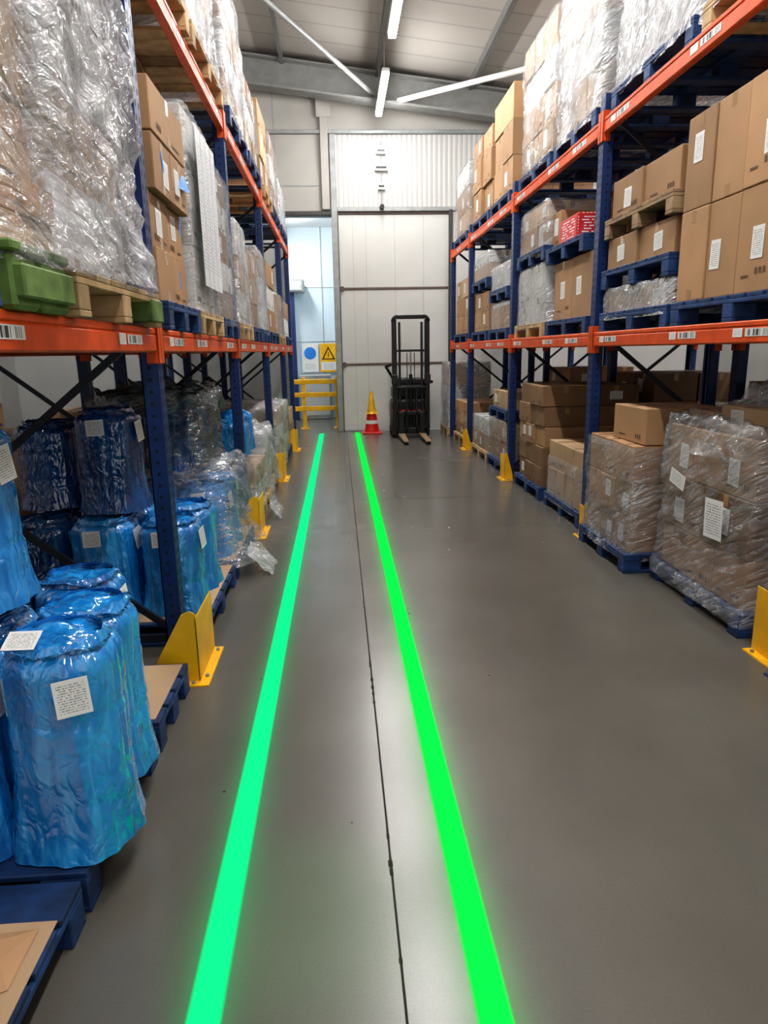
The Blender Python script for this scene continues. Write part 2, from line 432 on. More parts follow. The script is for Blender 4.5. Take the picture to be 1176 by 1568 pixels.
for z in (1.9,3.2): m.box(-3.0,.6,17.785,17.8,z-.006,z+.006,GALV)
for x in (-1.15,-.35): m.box(x-.006,x+.006,17.785,17.8,0,4.6,GALV)
m.obj('wall_annex_back')
m=MB(); m.box(-3.2,-3.0,WY+.2,17.78,0,4.7,ICEB); m.obj('wall_annex_left')
m=MB(); m.box(.6,.8,WY+.2,17.78,0,4.7,ICEB); m.obj('wall_annex_right')
m=MB(); m.box(-3.0,.6,WY+.2,17.78,4.6,4.7,WHITE); m.obj('ceiling_annex')
m=MB(); m.box(-1.25,-.78,17.2,17.7,3.05,3.35,GALV,.02); m.box(-1.2,-.83,17.18,17.2,3.09,3.31,WALLG,.01); m.box(-1.12,-1.02,17.3,17.4,0,3.05,RBLUE,.01); m.obj('evaporator_unit',(-1.0,17.5,0))
# sectional door
m=MB()
zs=[(0.01,1.36),(1.40,2.86),(2.90,4.28)]
for a,b in zs:
    m.box(.08,2.30,WY+.03,WY+.09,a,b,DOORW,.008)
for z in (1.38,2.88): m.box(.08,2.30,WY+.015,WY+.08,z-.022,z+.022,TRIMR,.006)
m.box(.08,2.30,WY+.01,WY+.1,4.28,4.35,TRIMR,.01)
for x in (.36,.62,1.2,1.78): 
    m.box(x-.005,x+.005,WY+.024,WY+.03,.02,4.26,DOORS)
for z in (1.38,2.88): m.cyl((.12,WY-.02,z),(.12,WY+.06,z),.05,TRIMR,12)
m.obj('door_1')
m=MB()
m.box(-.05,.07,WY-.05,WY+.22,0,5.74,GALV,.01); m.box(.06,.085,WY-.02,WY+.1,0,4.35,TRIMD)
m.box(2.29,2.36,WY-.05,WY+.2,0,4.36,TRIMD,.01); m.obj('trim_1')
m=MB(); m.box(XL+.01,XR-.01,WY-.06,WY,5.72,5.79,GALV,.01); m.obj('trim_2')
m=MB(); m.box(-1.06,-.05,WY-.06,WY+.22,4.26,4.34,TRIMD,.01); m.box(-1.08,-1.0,WY-.04,WY+.2,0,4.3,GALV,.01);m.box(.07,3.0,WY-.04,WY,4.33,4.41,GALV,.01); m.obj('trim_3')
m=MB(); m.box(-.22,-.07,WY-.09,WY,4.36,6.75,WALLB,.01); m.box(-.28,-.01,WY-.1,WY-.09,6.0,6.4,WALLB,.01)
m.obj('wall_column')
m=MB()
for x in (-3.2,-2.1,-1.1,): m.box(x-.01,x+.01,WY-.006,WY,4.36,6.9,GALV)
m.box(-4,-.25,WY-.008,WY,4.8,4.82,GALV)
m.obj('trim_4')

RAFT = simple('rafter_paint', (.20,.20,.195), .5, var=.1)
m=MB()
def zl(x,o): return zr(x)-o
for (o0,o1,ya,yb) in ((.10,.13,13.8,14.1),(.13,.56,13.94,13.965),(.56,.60,13.8,14.1)):
    prism(m,[(XL+.02,zl(XL,o1)),(XR-.02,zl(XR,o1)),(XR-.02,zl(XR,o0)),(XL+.02,zl(XL,o0))],ya,yb,RAFT)
m.obj('roof_rafter')
m=MB()
for x in (-6.0,-4.3,-2.6,-.87,.85,2.57,4.3,6.0):
    z=zr(x); m.box(x-.01,x+.01,YB+.1,WY-.1,z-.16,z-.01,PURL); m.box(x-.01,x+.06,YB+.1,WY-.1,z-.165,z-.15,PURL)
m.obj('roof_purlins')
m=MB(); m.cyl((1.25,13.85,6.1),(3.6,11.6,5.95),.045,WHITE,12); m.cyl((.8,13.85,6.2),(-1.7,9.5,6.55),.04,GALV,12)
m.obj('roof_bracing')

def lamp(x,y0,y1,z,rod=True):
    e=empty('strip_light',(x,(y0+y1)/2,z)); m=MB()
    m.box(x-.06,x+.06,y0-.03,y1+.03,z+.03,z+.09,WHITE,.01)
    if rod:
        for y in (y0+.3,y1-.3): m.cyl((x,y,z+.09),(x,y,zr(x)-.17),.006,GALV,6)
    m.obj('housing',e.location,e)
    m=MB(); m.box(x-.05,x+.05,y0,y1,z-.02,z+.03,LED,.01); m.obj('diffuser',e.location,e)
for y in (11.9,8.7,5.5,2.3,-.9): lamp(.88,y,y+1.9,5.84)
for y in (10.5,6.0,1.5): lamp(-4.6,y,y+1.9,6.1); lamp(5.9,y,y+1.9,5.5)
lamp(-1.3,15.4,16.8,4.4,False)

m=MB()
for z,w in ((5.42,.09),(5.12,.13),(4.78,.07)):
    m.box(.95-w,.95+w,WY-.07,WY,z-.06,z+.06,WHITE,.01); m.box(.95-w*.8,.95+w*.8,WY-.075,WY-.07,z-.02,z+.02,BLACK)
m.cyl((.95,WY-.03,4.45),(.95,WY-.03,5.6),.012,GALV,8); m.cyl((.95,WY-.14,4.4),(.95,WY-.02,4.4),.045,BLACK,12)
m.obj('door_sensor_unit')

e=empty('safety_sign',(-.5,17.7,1.7)); m=MB()
m.box(-.92,-.50,17.74,17.78,1.15,1.85,WHITE,.005); m.box(-.46,-.04,17.74,17.78,1.15,1.85,YELLOW,.005)
m.cyl((-.71,17.73,1.62),(-.71,17.74,1.62),.15,BLUEL,28); m.label((-.71,17.735,1.3),(0,-1,0),.36,.2,LABEL)
m.poly([(-.42,17.735,1.46),(-.08,17.735,1.46),(-.25,17.735,1.78)],BLACK); m.poly([(-.37,17.73,1.485),(-.13,17.73,1.485),(-.25,17.73,1.72)],YELLOW); m.label((-.25,17.735,1.3),(0,-1,0),.36,.2,LABEL)
m.box(-.26,-.24,17.72,17.73,1.52,1.64,BLACK)
m.obj('panels',e.location,e)
m=MB(); m.box(-1.0,-.2,17.3,17.78,0,1.1,GALV,.02); m.box(-.95,-.25,17.28,17.3,.1,1.0,WALLG,.01); m.obj('electrical_cabinet',(-.6,17.5,0))
m=MB()
for x in (-1.5,-.78,-.06):
    m.box(x-.04,x+.04,15.2,15.28,0,1.12,YELLOW,.01); m.box(x-.09,x+.09,15.15,15.33,0,.012,YELLOW)
for z in (1.02,.74,.44): m.box(-1.5,-.06,15.17,15.2,z-.05,z+.05,YELLOW,.015)
m.obj('guard_rail')

m=MB(); m.box(.114,.121,YB,WY,.0004,.0015,JOINT)
for k in range(60):
    y=R.uniform(.8,13); w=R.uniform(.002,.006); m.box(.114-w,.121+w*.5,y,y+R.uniform(.01,.03),.0004,.0014,JOINT)
m.box(-.9,2.1,7.55,7.556,.0004,.0012,TRIMD); m.box(-.9,2.1,12.95,12.957,.0004,.0012,TRIMD)
m.obj('floor_joint')
m=MB()
for k in range(45):
    x=R.uniform(-.7,2.0); y=R.uniform(2,13); s_=R.uniform(.004,.011); m.box(x,x+s_,y,y+s_*R.uniform(.5,2),.0004,.004,R.choice((WHITE,TRIMD,TRIMD,KRAFT)))
m.obj('floor_debris')
def gline(name,x,mat,zz):  # flat glowing strip stands in for the light line on the floor
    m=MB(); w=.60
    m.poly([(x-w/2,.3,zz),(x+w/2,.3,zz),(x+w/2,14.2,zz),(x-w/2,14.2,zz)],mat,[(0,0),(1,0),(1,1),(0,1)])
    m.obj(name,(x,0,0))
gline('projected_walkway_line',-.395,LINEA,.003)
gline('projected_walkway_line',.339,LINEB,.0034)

# ------------------------------------------------------------------ racks
def upright(mb,x,y,side,h,near=True):
    s = 1 if side=='L' else -1
    w=.1; d=.085
    for (xf,sg) in ((x,1),(x-s*1.1,-1)):
        q=s*sg
        mb.box(xf-q*.005,xf,y-w/2,y+w/2,0,h,RBLUE)
        mb.box(xf-q*d,xf-q*.005,y-w/2,y-w/2+.005,0,h,RBLUE); mb.box(xf-q*d,xf-q*.005,y+w/2-.005,y+w/2,0,h,RBLUE)
        mb.box(xf-q*d,xf-q*(d-.005),y-w/2,y-w/2+.03,0,h,RBLUE); mb.box(xf-q*d,xf-q*(d-.005),y+w/2-.03,y+w/2,0,h,RBLUE)
        mb.box(xf-q*.11,xf+q*.02,y-w/2-.02,y+w/2+.02,0,.008,RBLUE)
        if sg==1:
            z=.08
            while z<h-.04:
                for dy in (-.026,.026): mb.label((xf+q*.0008,y+dy,z),(q,0,0),.013,.028,SLOT)
                mb.label((xf-q*.045,y-w/2-.0008,z),(0,-1,0),.016,.016,SLOT)
                z+=.06
    xb=x-s*1.1
    z=.15; k=0
    xa=x-s*.05; xc=xb+s*.05
    while z+.85<h:
        a,b=(xa,xc) if k%2==0 else (xc,xa)
        mb.beamline((a,y,z),(b,y,z+.8),.025,.035,BRACE); z+=.83; k+=1
    mb.beamline((xa,y,.12),(xc,y,.12),.025,.035,BRACE); mb.beamline((xa,y,h-.12),(xc,y,h-.12),.025,.035,BRACE)
def rack(side,x,ys,levels,h):
    s=1 if side=='L' else -1
    e=empty('pallet_rack',(x,ys[0],0)); loc=e.location.copy()
    m=MB()
    for y in ys: upright(m,x,y,side,h)
    m.obj('uprights',loc,e)
    m=MB()
    for z in levels:
        for a,b in zip(ys[:-1],ys[1:]):
            a2,b2=a+.052,b-.052
            for xf,q in ((x,s),(x-s*1.1,-s)):
                m.box(xf-q*.048,xf+q*.004,a2,b2,z-.115,z-.03,ORANGE,.008); m.box(xf-q*.048,xf-q*.02,a2,b2,z-.03,z,ORANGE,.004)
                m.box(xf-q*.022,xf+q*.004,a2,b2,z-.03,z,ORANGE,.006)
                for yy,dd in ((a2,1),(b2,-1)):
                    m.box(xf-q*.05,xf+q*.012,yy-.006*dd,yy+.006*dd,z-.17,z+.05,ORANGE,.002)
                    m.box(xf+q*.0055,xf+q*.012,yy-dd*.045,yy+dd*.006,z-.17,z+.05,ORANGE,.002)
            fx=x+s*.006
            for t in ((.85,.42,.16) if (b-a)>2 else (.5,)):
                yy=a+(b-a)*t; m.label((fx,yy,z-.06),(s,0,0),.22,.04,BARC)
                m.label((fx,yy+.18*s*-1,z-.06),(s,0,0),.09,.045,LABEL)
    m.obj('beams',loc,e)
    return e
rack('L',-.9,[-2.0,.8,3.6,6.4,9.2,12.0,13.9],[1.77,3.57],3.72)
rack('R',2.13,[.2,3.0,5.8,8.6,11.4,13.2],[1.76,3.38],3.55)
rack('R',-3.35+.02,[-2.0,.8,3.6,6.4,9.2,12.0,13.9],[1.77,3.57],3.72)
rack('L',4.5,[.2,3.0,5.8,8.6,11.4,13.2],[1.76,3.38],3.55)

def guard(side,x,y,out,inn,yf,yb,h=.37,ft=.05):
    s=1 if side=='L' else -1
    m=MB(); xo=x+s*out; xi=x-s*inn
    def plate(pts,y0,y1):
        vs=[(a,y0,b) for a,b in pts]+[(a,y1,b) for a,b in pts]; n=len(pts)
        m.raw(vs,[tuple(range(n)),tuple(reversed(range(n,2*n)))]+[(i,i+n,(i+1)%n+n,(i+1)%n) for i in range(n)],YELLOW)
    w=abs(xo-xi)
    plate([(xi,0),(xo,0),(xo,h),(xo-s*.03,h+.02),(xo-s*w*.3,h),(xi+s*w*.2,h*.42),(xi,h*.15)],yf,yf+.007)
    m.box(xo-s*.007,xo,yf,yb,0,h-.02,YELLOW,.002)
    m.box(xo,xo+s*ft,yf,yb,0,.009,YELLOW); m.box(xi,xo+s*ft,yf-.05,yf,0,.009,YELLOW)
    for px,py in ((xo+s*ft*.5,yf+.05),(xo+s*ft*.5,yb-.05),(xi+s*.05,yf-.025),(xo-s*.03,yf-.025)):
        m.cyl((px,py,.009),(px,py,.022),.011,GALV,6,sm=False)
    m.obj('upright_guard',(x,y,0))
for y in (3.6,6.4,9.2,12.0): guard('L',-.9,y,.14,.10,y-.33,y+.09)
guard('R',2.24,3.1,.02,.12,2.95,3.36,h=.39)
guard('R',2.13,5.8,.02,.05,5.715,5.83,h=.30)
for y in (8.6,11.4): guard('R',2.13,y,.06,.05,y-.10,y+.14,h=.34)

# ------------------------------------------------------------------ loads
K,K2,KD,W=KRAFT,KRAFT2,KRAFTD,WCART
ZL1=1.77; ZL2=3.57; ZR1=1.76; ZR2=3.38
def bundles(name,y0,y1,lst,pal=BLUEP,sheet=False,film=None,xs=0.06):
    x0,x1=LX[0]+xs,LX[1]+xs
    e=empty(name,((x0+x1)/2,(y0+y1)/2,0)); loc=e.location.copy()
    m=MB(); pallet(m,x0,x1,y0,y1,0,pal); m.obj('pallet',loc,e)
    if sheet:
        m=MB(); m.box(x0+.02,x1-.02,y0+.02,y1-.02,.1445,.149,KRAFT2,.001); m.obj('cardboard_sheet',loc,e)
    m=MB()
    for i,(x,y,z,h,r) in enumerate(lst):
        bm = BAG_SHADED if (z>.5 and y>2.9) or x<-1.5 else BAG  # rear and upper bundles take the bag colour with shade painted in
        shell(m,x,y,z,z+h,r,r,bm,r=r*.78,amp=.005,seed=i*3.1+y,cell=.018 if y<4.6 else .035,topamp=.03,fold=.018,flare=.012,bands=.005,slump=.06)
        n=40
        for k in range(n):
            a=2*math.pi*k/n; b=2*math.pi*(k+1)/n; rr_=r*.78
            za=z+h+.012+.022*abs(noise.noise(Vector((math.cos(a)*4,math.sin(a)*4,i+y)))); zb=z+h+.012+.022*abs(noise.noise(Vector((math.cos(b)*4,math.sin(b)*4,i+y))))
            m.raw([(x+rr_*1.12*math.cos(a),y+rr_*1.12*math.sin(a),z+h-.012),(x+rr_*1.12*math.cos(b),y+rr_*1.12*math.sin(b),z+h-.012),(x+rr_*math.cos(b),y+rr_*math.sin(b),zb),(x+rr_*math.cos(a),y+rr_*math.sin(a),za)],[(0,1,2,3)],bm,True)
        if i==0 and y<2.2:
            m.label((x+.09,y-r-.008,z+h*.82),(.35,-1,.1),.095,.11,LABEL,.06); m.label((x-.06,y-r*.62,z+h+.03),(-.1,-.5,1),.10,.07,LABEL,.1)
        else:
            if i%3!=1 or y<2.8: m.label((x-.02,y-r-.012,z+h*.86),(0,-1,.12),.10,.09,LABEL,.05)
            if i%2==0: m.label((x+r+.012,y-.03,z+h*.8),(1,-.1,.08),.1,.12,LABEL,.1)
    m.obj('wrapped_rolls',loc,e)
    if film: film(e,loc)
    return e
z=.15
bundles('pallet_of_wrapped_rolls',1.79,2.58,[(-.875,1.99,z,.67,.163),(-.93,2.36,z,.63,.165),(-1.25,1.97,z,.62,.18),(-1.32,2.38,z,.6,.18),(-1.66,2.0,z,.6,.185),(-1.72,2.38,z,.6,.18),(-1.30,2.34,z+.67,.60,.175),(-1.68,2.2,z+.66,.6,.18)])
bundles('pallet_of_wrapped_rolls',2.64,3.20,[(-1.16,2.93,z,.56,.175),(-1.55,2.93,z,.56,.18),(-1.72,2.98,z+.6,.5,.17)],sheet=True)
bundles('pallet_of_wrapped_rolls',3.74,4.82,[(-1.03,4.02,z,.54,.175),(-1.03,4.42,z,.54,.18),(-1.41,4.02,z,.56,.18),(-1.41,4.42,z,.56,.18),(-1.78,4.02,z,.56,.18),(-1.78,4.42,z,.56,.18),(-1.36,4.12,z+.6,.58,.17),(-1.78,4.3,z+.6,.5,.18)],sheet=True)
def f5(e,loc):
    m=MB(); shell(m,-1.34,5.46,.1,.82,.53,.5,FILM,r=.12,amp=.05,seed=5,cell=.03,topamp=.12,flare=.06,slump=.15); m.obj('stretch_film',loc,e)
    m=MB(); shell(m,-1.4,5.45,.86,1.38,.42,.46,FILMB,r=.15,amp=.05,seed=8,cell=.03,topamp=.12); m.obj('smoke_film',loc,e)
bundles('pallet_of_wrapped_rolls',4.92,5.98,[(-1.04,5.15,z,.53,.18),(-1.04,5.52,z,.56,.175),(-1.04,5.82,z,.52,.12),(-1.42,5.15,z,.55,.18),(-1.42,5.55,z,.55,.18),(-1.3,5.3,z+.62,.46,.18),(-1.3,5.7,z+.62,.42,.15),(-1.72,5.3,z+.6,.44,.17)],sheet=True,film=f5)
x0,x1=LX[0]+.05,LX[1]+.055
e=empty('pallet_with_cardboard',(-1.4,1.2,0)); m=MB(); pallet(m,x0,x1,.78,1.76,0,BLUEP); m.obj('pallet',e.location,e)
m=MB(); m.box(x0+.02,x1-.008,.80,1.61,.1445,.149,KRAFT2,.001)
m.raw([(-.95,1.36,.152),(-.85,1.40,.152),(-.85,1.58,.152),(-1.03,1.57,.152),(-.99,1.49,.19),(-.90,1.47,.17)],[(0,1,5),(1,2,5),(2,4,5),(2,3,4),(0,5,4)],KRAFT)
m.obj('cardboard_sheet',e.location,e)

load('pallet_of_cartons','L',6.62,7.68,0,WOOD,[(.2,3,W),(.2,3,K2)],FILM,xo=.05,fz=.62,famp=.03)
load('pallet_of_cartons','L',7.8,8.82,0,WOOD,[(.16,3,K2),(.2,2,W),(.25,3,W)],FILMH,xo=.03,famp=.04,ftop=.12,slump=.1)
load('pallet_of_cartons','L',9.45,10.5,0,WOOD,[(.25,2,K),(.25,3,W),(.25,2,K2)],FILMH,xo=.03,famp=.03)
load('pallet_of_cartons','L',10.6,11.6,0,BLUEP,[(.25,2,W),(.25,3,K),(.25,2,W)],FILM,xo=.03)
load('pallet_of_cartons','L',12.25,13.4,0,WOOD,[(.25,2,K),(.25,2,K2)],None)
def rolls(name,lst):
    e=empty(name,(lst[0][0],lst[0][1],lst[0][2])); m=MB()
    for i,(x,y,z,h,r) in enumerate(lst): shell(m,x,y,z,z+h,r,r,BAG,r=r*.72,amp=.012,seed=i+y,cell=.035,topamp=.03,fold=.02)
    m.obj('rolls',e.location,e)
rolls('stack_of_wrapped_rolls',[(-1.08,6.85,.66,.34,.17),(-1.1,7.25,.66,.4,.17),(-1.5,6.9,.66,.5,.18)])

# ---- left level 1
load('pallet_of_wrapped_goods','L',.95,1.9,ZL1,BLUEP,[(.22,2,W)],FILMH,fz=2.2)
e=empty('pallet_of_wrapped_goods',(-1.4,2.75,ZL1)); loc=e.location.copy()
m=MB(); pallet(m,-1.96,-.84,2.40,3.46,ZL1,WOOD,h=.15)
m.obj('pallet',loc,e)
m=MB()
for a,b in ((1.98,2.14),(2.16,2.36)): m.box(-1.9,-.86,a,b,ZL1,ZL1+.15,GREEN,.012)
m.box(-1.9,-.85,1.97,2.37,ZL1+.15,ZL1+.18,GREEN,.006); m.box(-.87,-.835,1.99,2.35,ZL1+.03,ZL1+.12,GREEN,.006)
m.box(-1.0,-.83,3.28,3.47,ZL1+.02,ZL1+.12,GREEN,.006)
m.obj('green_crate',loc,e)
rd=random.Random(3)
m=MB(); 
zt=stack(m,-1.88,-.93,2.04,2.50,ZL1+.182,[(.11,2,K2,2),(.11,2,K,2),(.11,2,K2,2),(.11,2,K,2),(.3,1,K2,2),(.3,1,K,2),(.3,1,K2,2)],'L',rd,.2)
stack(m,-1.88,-.95,2.52,3.34,ZL1+.182,[(.3,2,W,2),(.3,2,K2,2),(.32,2,W,2),(.32,2,W,2)],'L',rd,.1)
m.obj('cartons',loc,e)
m=MB(); shell(m,-1.40,2.70,ZL1+.13,zt+.02,.51,.69,FILM,r=.07,amp=.03,seed=4,cell=.022,topamp=.05,flare=.03,slump=.12); m.obj('stretch_film',loc,e)
m=MB(); shell(m,-1.40,2.90,ZL1+.15,zt-.05,.535,.50,FILMH,r=.1,amp=.05,seed=14,cell=.022,cap=False,flare=.03,slump=.12); m.obj('film_outer_layer',loc,e)
def lc_extra(m,x0,x1,y0,y1,z):
    for q in ((3.95,2.62,.3),(4.25,2.35,-.3),(4.15,2.05,.1)): m.label((x1-.035+.012,q[0],q[1]),(1,0,0),.03,.1,BLUEL,q[2])
    m.label((x1-.02,4.38,2.62),(1,-.2,.3),.16,.1,BLUEL); return None
load('pallet_of_cartons','L',3.72,4.56,ZL1,BLUEP,[(.27,2,K),(.27,2,K),(.27,2,K),(.25,1,K)],None,extra=lc_extra,lab=.5,jit=.03)
def ld_extra(m,x0,x1,y0,y1,z):
    for k in range(4): m.label((x1+.02,4.78+k*.17,2.55),(1,0,0),.16,.95,SHEET,.0)
    return None
load('pallet_of_wrapped_goods','L',4.62,5.46,ZL1,WOOD,[(.4,2,W),(.4,2,W),(.42,2,W)],FILM,extra=ld_extra)
load('pallet_of_wrapped_goods','L',5.5,6.3,ZL1,BLUEP,[(.22,1,KD),(.22,2,W),(.25,1,KD),(.22,2,W),(.2,1,KD)],FILM,lab=.8)
load('pallet_of_cartons','L',6.55,7.35,ZL1,WOOD,[(.3,2,W),(.3,2,K),(.3,2,W)],FILMH,lab=.5,famp=.025)
load('pallet_of_cartons','L',7.42,8.22,ZL1,BLUEP,[(.25,2,K),(.25,2,K2),(.25,2,K)],FILM,lab=.5)
load('pallet_of_cartons','L',8.3,9.08,ZL1,BLUEP,[(.3,2,W),(.3,2,W),(.3,2,K)],FILMH)
load('pallet_of_cartons','L',9.36,10.5,ZL1,BLUEP,[(.3,2,K),(.3,3,W),(.3,2,K)],None)
load('pallet_of_cartons','L',10.6,11.8,ZL1,WOOD,[(.3,3,K),(.3,3,K)],FILM)
load('pallet_of_cartons','L',12.2,13.3,ZL1,BLUEP,[(.3,2,W),(.3,3,K)],None)
# left level 2
load('pallet_of_wrapped_goods','L',3.75,4.9,ZL2,WOOD,[(.4,3,W),(.4,3,W),(.4,3,W)],FILMH,famp=.03)
load('pallet_of_wrapped_goods','L',5.0,6.2,ZL2,WOOD,[(.35,3,W),(.35,3,K2),(.35,3,W)],FILMH,famp=.03)
load('pallet_of_cartons','L',6.55,7.75,ZL2,BLUEP,[(.3,3,K2),(.3,3,W),(.3,3,K),(.28,3,W)],FILMH,lab=.6,famp=.025)
load('pallet_of_cartons','L',7.9,9.0,ZL2,BLUEP,[(.28,3,K2),(.28,3,W),(.22,3,K)],FILM,lab=.6)
load('pallet_of_cartons','L',9.4,10.5,ZL2,WOOD,[(.35,2,K),(.35,2,K2),(.3,1,K)],None)
load('pallet_of_cartons','L',10.65,11.8,ZL2,BLUEP,[(.35,3,K),(.35,3,W),(.28,2,K)],FILM)
load('pallet_of_wrapped_goods','L',12.2,13.4,ZL2,BLUEP,[(.35,2,W),(.35,3,W)],FILMH)

# ---- right floor
def p1x(m,x0,x1,y0,y1,z):
    rd=random.Random(5); carton(m,x0+.1,x0+.55,y0+.08,y0+.55,z,z+.16,KRAFT2,'R',rd,.9)
    carton(m,x0+.15,x0+.6,y0+.62,y1-.1,z,z+.1,KRAFT,'R',rd,.9)
    m.label((x0-.005,y0+.35,.62),(-1,0,0),.2,.24,LABEL,.05); m.label((x0-.005,y0+.82,.78),(-1,0,0),.2,.1,LABEL,-.2); return z+.16
e,_=load('pallet_of_cartons','R',3.5,4.62,0,BLUEP,[(.3,3,K),(.34,2,KD),(.34,3,K)],FILM,extra=p1x,xo=.08,famp=.028,ftop=.08,fcell=.022,fz=1.20,slump=.10)
loc=Vector(e.location)
m=MB(); shell(m,2.66,3.98,.98,1.30,.40,.42,FILM,r=.3,amp=.08,seed=21,cell=.024,topamp=.14,taper=.35); m.obj('loose_film',loc,e)
m=MB(); shell(m,2.77,4.06,.06,.17,.57,.575,FILM,r=.05,amp=.014,seed=33,cell=.022,cap=False); m.obj('film_foot',loc,e)
def p2x(m,x0,x1,y0,y1,z):
    rd=random.Random(6); carton(m,x0+.12,x0+.7,y0+.04,y0+.62,z,z+.26,KRAFT,'R',rd,.2); return None
load('pallet_of_cartons','R',4.70,5.66,0,BLUEP,[(.26,3,K),(.26,3,K),(.28,3,K)],FILM,extra=p2x,xo=-.09,lab=.5,famp=.02,ftop=.0,fcell=.03,fz=.93,cap=False)
load('pallet_of_cartons','R',6.0,7.1,0,BLUEP,[(.28,2,K2),(.28,2,K2)],FILM,lab=.2,xo=.02,cap=False,fz=.55)
load('pallet_of_cartons','R',7.22,8.3,0,BLUEP,[(.22,3,KD),(.22,2,KD),(.22,3,K),(.22,2,KD),(.22,2,KD)],None,jit=.03,lab=.15)
load('pallet_of_cartons','R',8.85,9.9,0,BLUEP,[(.28,3,K),(.26,2,K2)],FILM,lab=.5)
load('pallet_of_cartons','R',9.95,11.15,0,WOOD,[(.24,3,K),(.24,3,W)],FILM,lab=.4)
load('pallet_of_cartons','R',11.7,12.9,0,WOOD,[(.2,3,K),(.2,2,K2),(.2,3,K)],None,lab=.4)
load('pallet_of_cartons','R',8.85,9.9,.684+.02,BLUEP,[(.24,2,K2)],None,xo=.02)
load('pallet_of_wrapped_goods','R',13.4,14.3,0,WOOD,[(.4,2,W),(.4,2,W),(.45,2,K2)],FILMH,dx=.9,xo=-.05)
# ---- right level 1
load('pallet_of_cartons','R',3.12,4.44,ZR1,BLUEP,[(.53,4,K,2),(.53,4,K,2)],None,lab=.4,pad=.02,jit=.006)
load('pallet_of_cartons','R',4.50,5.68,ZR1,BLUEP,[(.17,2,K2)],FILMH,fz=2.09,famp=.02)
load('pallet_of_cartons','R',4.52,5.68,2.085,BLUEP,[(.23,2,K)],None,lab=.9)
load('pallet_of_cartons','R',4.52,5.66,2.462,DWOOD,[(.27,2,K)],None,lab=.6)
load('pallet_of_cartons','R',6.0,7.2,ZR1,BLUEP,[(.55,2,K)],None,lab=1,pad=.06)
load('pallet_of_wrapped_goods','R',7.3,8.45,ZR1,WOOD,[(.2,2,W),(.4,2,W)],FILM,lab=.7)
def rx(m,x0,x1,y0,y1,z):
    rd=random.Random(9)
    m.box(x0+.05,x0+.35,6.45,6.95,z,z+.22,REDP,.01); m.label((x0+.045,6.7,z+.11),(-1,0,0),.48,.2,REDP)
    carton(m,x0+.1,x0+.6,7.1,7.5,z,z+.36,KRAFT,'R',rd,.5); carton(m,x0+.05,x0+.5,7.55,7.95,z,z+.3,WCART,'R',rd,.5); carton(m,x0+.45,x0+.9,6.3,6.95,z,z+.36,KRAFTD,'R',rd,.5); return None
load('pallet_of_cartons','R',6.15,7.25,2.46,BLUEP,[],None,extra=rx)
load('pallet_of_cartons','R',7.32,8.4,2.53,BLUEP,[(.24,3,K),(.2,2,K2)],FILM,lab=.5)
load('pallet_of_cartons','R',8.85,9.95,ZR1,BLUEP,[(.28,2,K2),(.05,1,W)],FILM,lab=.6)
load('pallet_of_cartons','R',8.87,9.93,2.27,BLUEP,[(.3,3,W)],FILMH)
load('pallet_of_cartons','R',10.1,11.2,ZR1,BLUEP,[(.28,2,K),(.28,2,K)],None,lab=.5)
load('pallet_of_cartons','R',10.1,11.2,2.5,BLUEP,[(.2,2,K2),(.16,2,W)],FILM)
load('pallet_of_cartons','R',11.65,12.9,ZR1,BLUEP,[(.3,2,K),(.3,3,K),(.3,2,K2)],None)
# ---- right level 2
load('pallet_of_cartons','R',3.15,4.32,ZR2,WOOD,[(.4,3,K),(.4,3,K),(.4,3,K)],FILM)
load('pallet_of_wrapped_goods','R',4.42,5.66,ZR2,BLUEP,[(.42,3,W),(.42,3,W),(.42,3,W)],FILMH,famp=.03)
load('pallet_of_wrapped_goods','R',5.98,7.1,ZR2,BLUEP,[(.36,3,K2),(.36,3,W),(.36,3,K2),(.36,3,K2)],FILMH,lab=.6,famp=.025)
load('pallet_of_wrapped_goods','R',7.22,8.42,ZR2,BLUEP,[(.32,3,K2),(.32,3,K2),(.32,3,W),(.32,3,K2)],FILM,lab=.5,famp=.025)
load('pallet_of_cartons','R',8.85,9.95,ZR2,BLUEP,[(.4,2,K),(.4,2,K),(.4,1,K)],None)
load('pallet_of_cartons','R',10.05,11.25,ZR2,BLUEP,[(.4,2,K),(.4,2,K),(.30,2,K,1)],None,lab=.6,jit=.04)
load('pallet_of_cartons','R',11.7,12.95,ZR2,BLUEP,[(.35,2,K2),(.35,3,K),(.35,2,W)],FILM)

# ---- back rows
def far(x0,x1,y0,y1,z,rows,side,pal=BLUEP,film=None):
    cnt[0]+=1; rd=random.Random(cnt[0]); e=empty('pallet_of_cartons',((x0+x1)/2,(y0+y1)/2,z)); loc=e.location.copy()
    m=MB(); pallet(m,x0,x1,y0,y1,z,pal); m.obj('pallet',loc,e)
    m=MB(); stack(m,x0+.04,x1-.04,y0+.04,y1-.04,z+.145,rows,side,rd,.4); m.obj('cartons',loc,e)
mats=[K,K2,W,KD,K]
for i,y in enumerate((3.8,5.1,6.6,7.9,9.4,10.7,12.3)):
    mm=mats[i%5]; w=1.15 if y+1.15<13.4 else 1.0
    far(-3.3,-2.25,y,y+w,0,[(.3,2,mm)]*(2+i%2),'L')
    far(-3.3,-2.25,y,y+w,ZL1,[(.35,2,mats[(i+1)%5])]*3,'L')
for i,y in enumerate((3.2,4.5,6.0,7.3,8.8,10.1,11.6)):
    far(3.38,4.45,y,y+1.15,0,[(.3,2,mats[i%5])]*(3+i%2),'R')
    far(3.38,4.45,y,y+1.15,ZR1,[(.3,2,mats[(i+2)%5])]*(3),'R')
for y in (5.0,7.5,10.2): far(-6.3,-5.3,y,y+1.15,0,[(.4,2,K),(.4,2,K2),(.3,2,W)],'L')

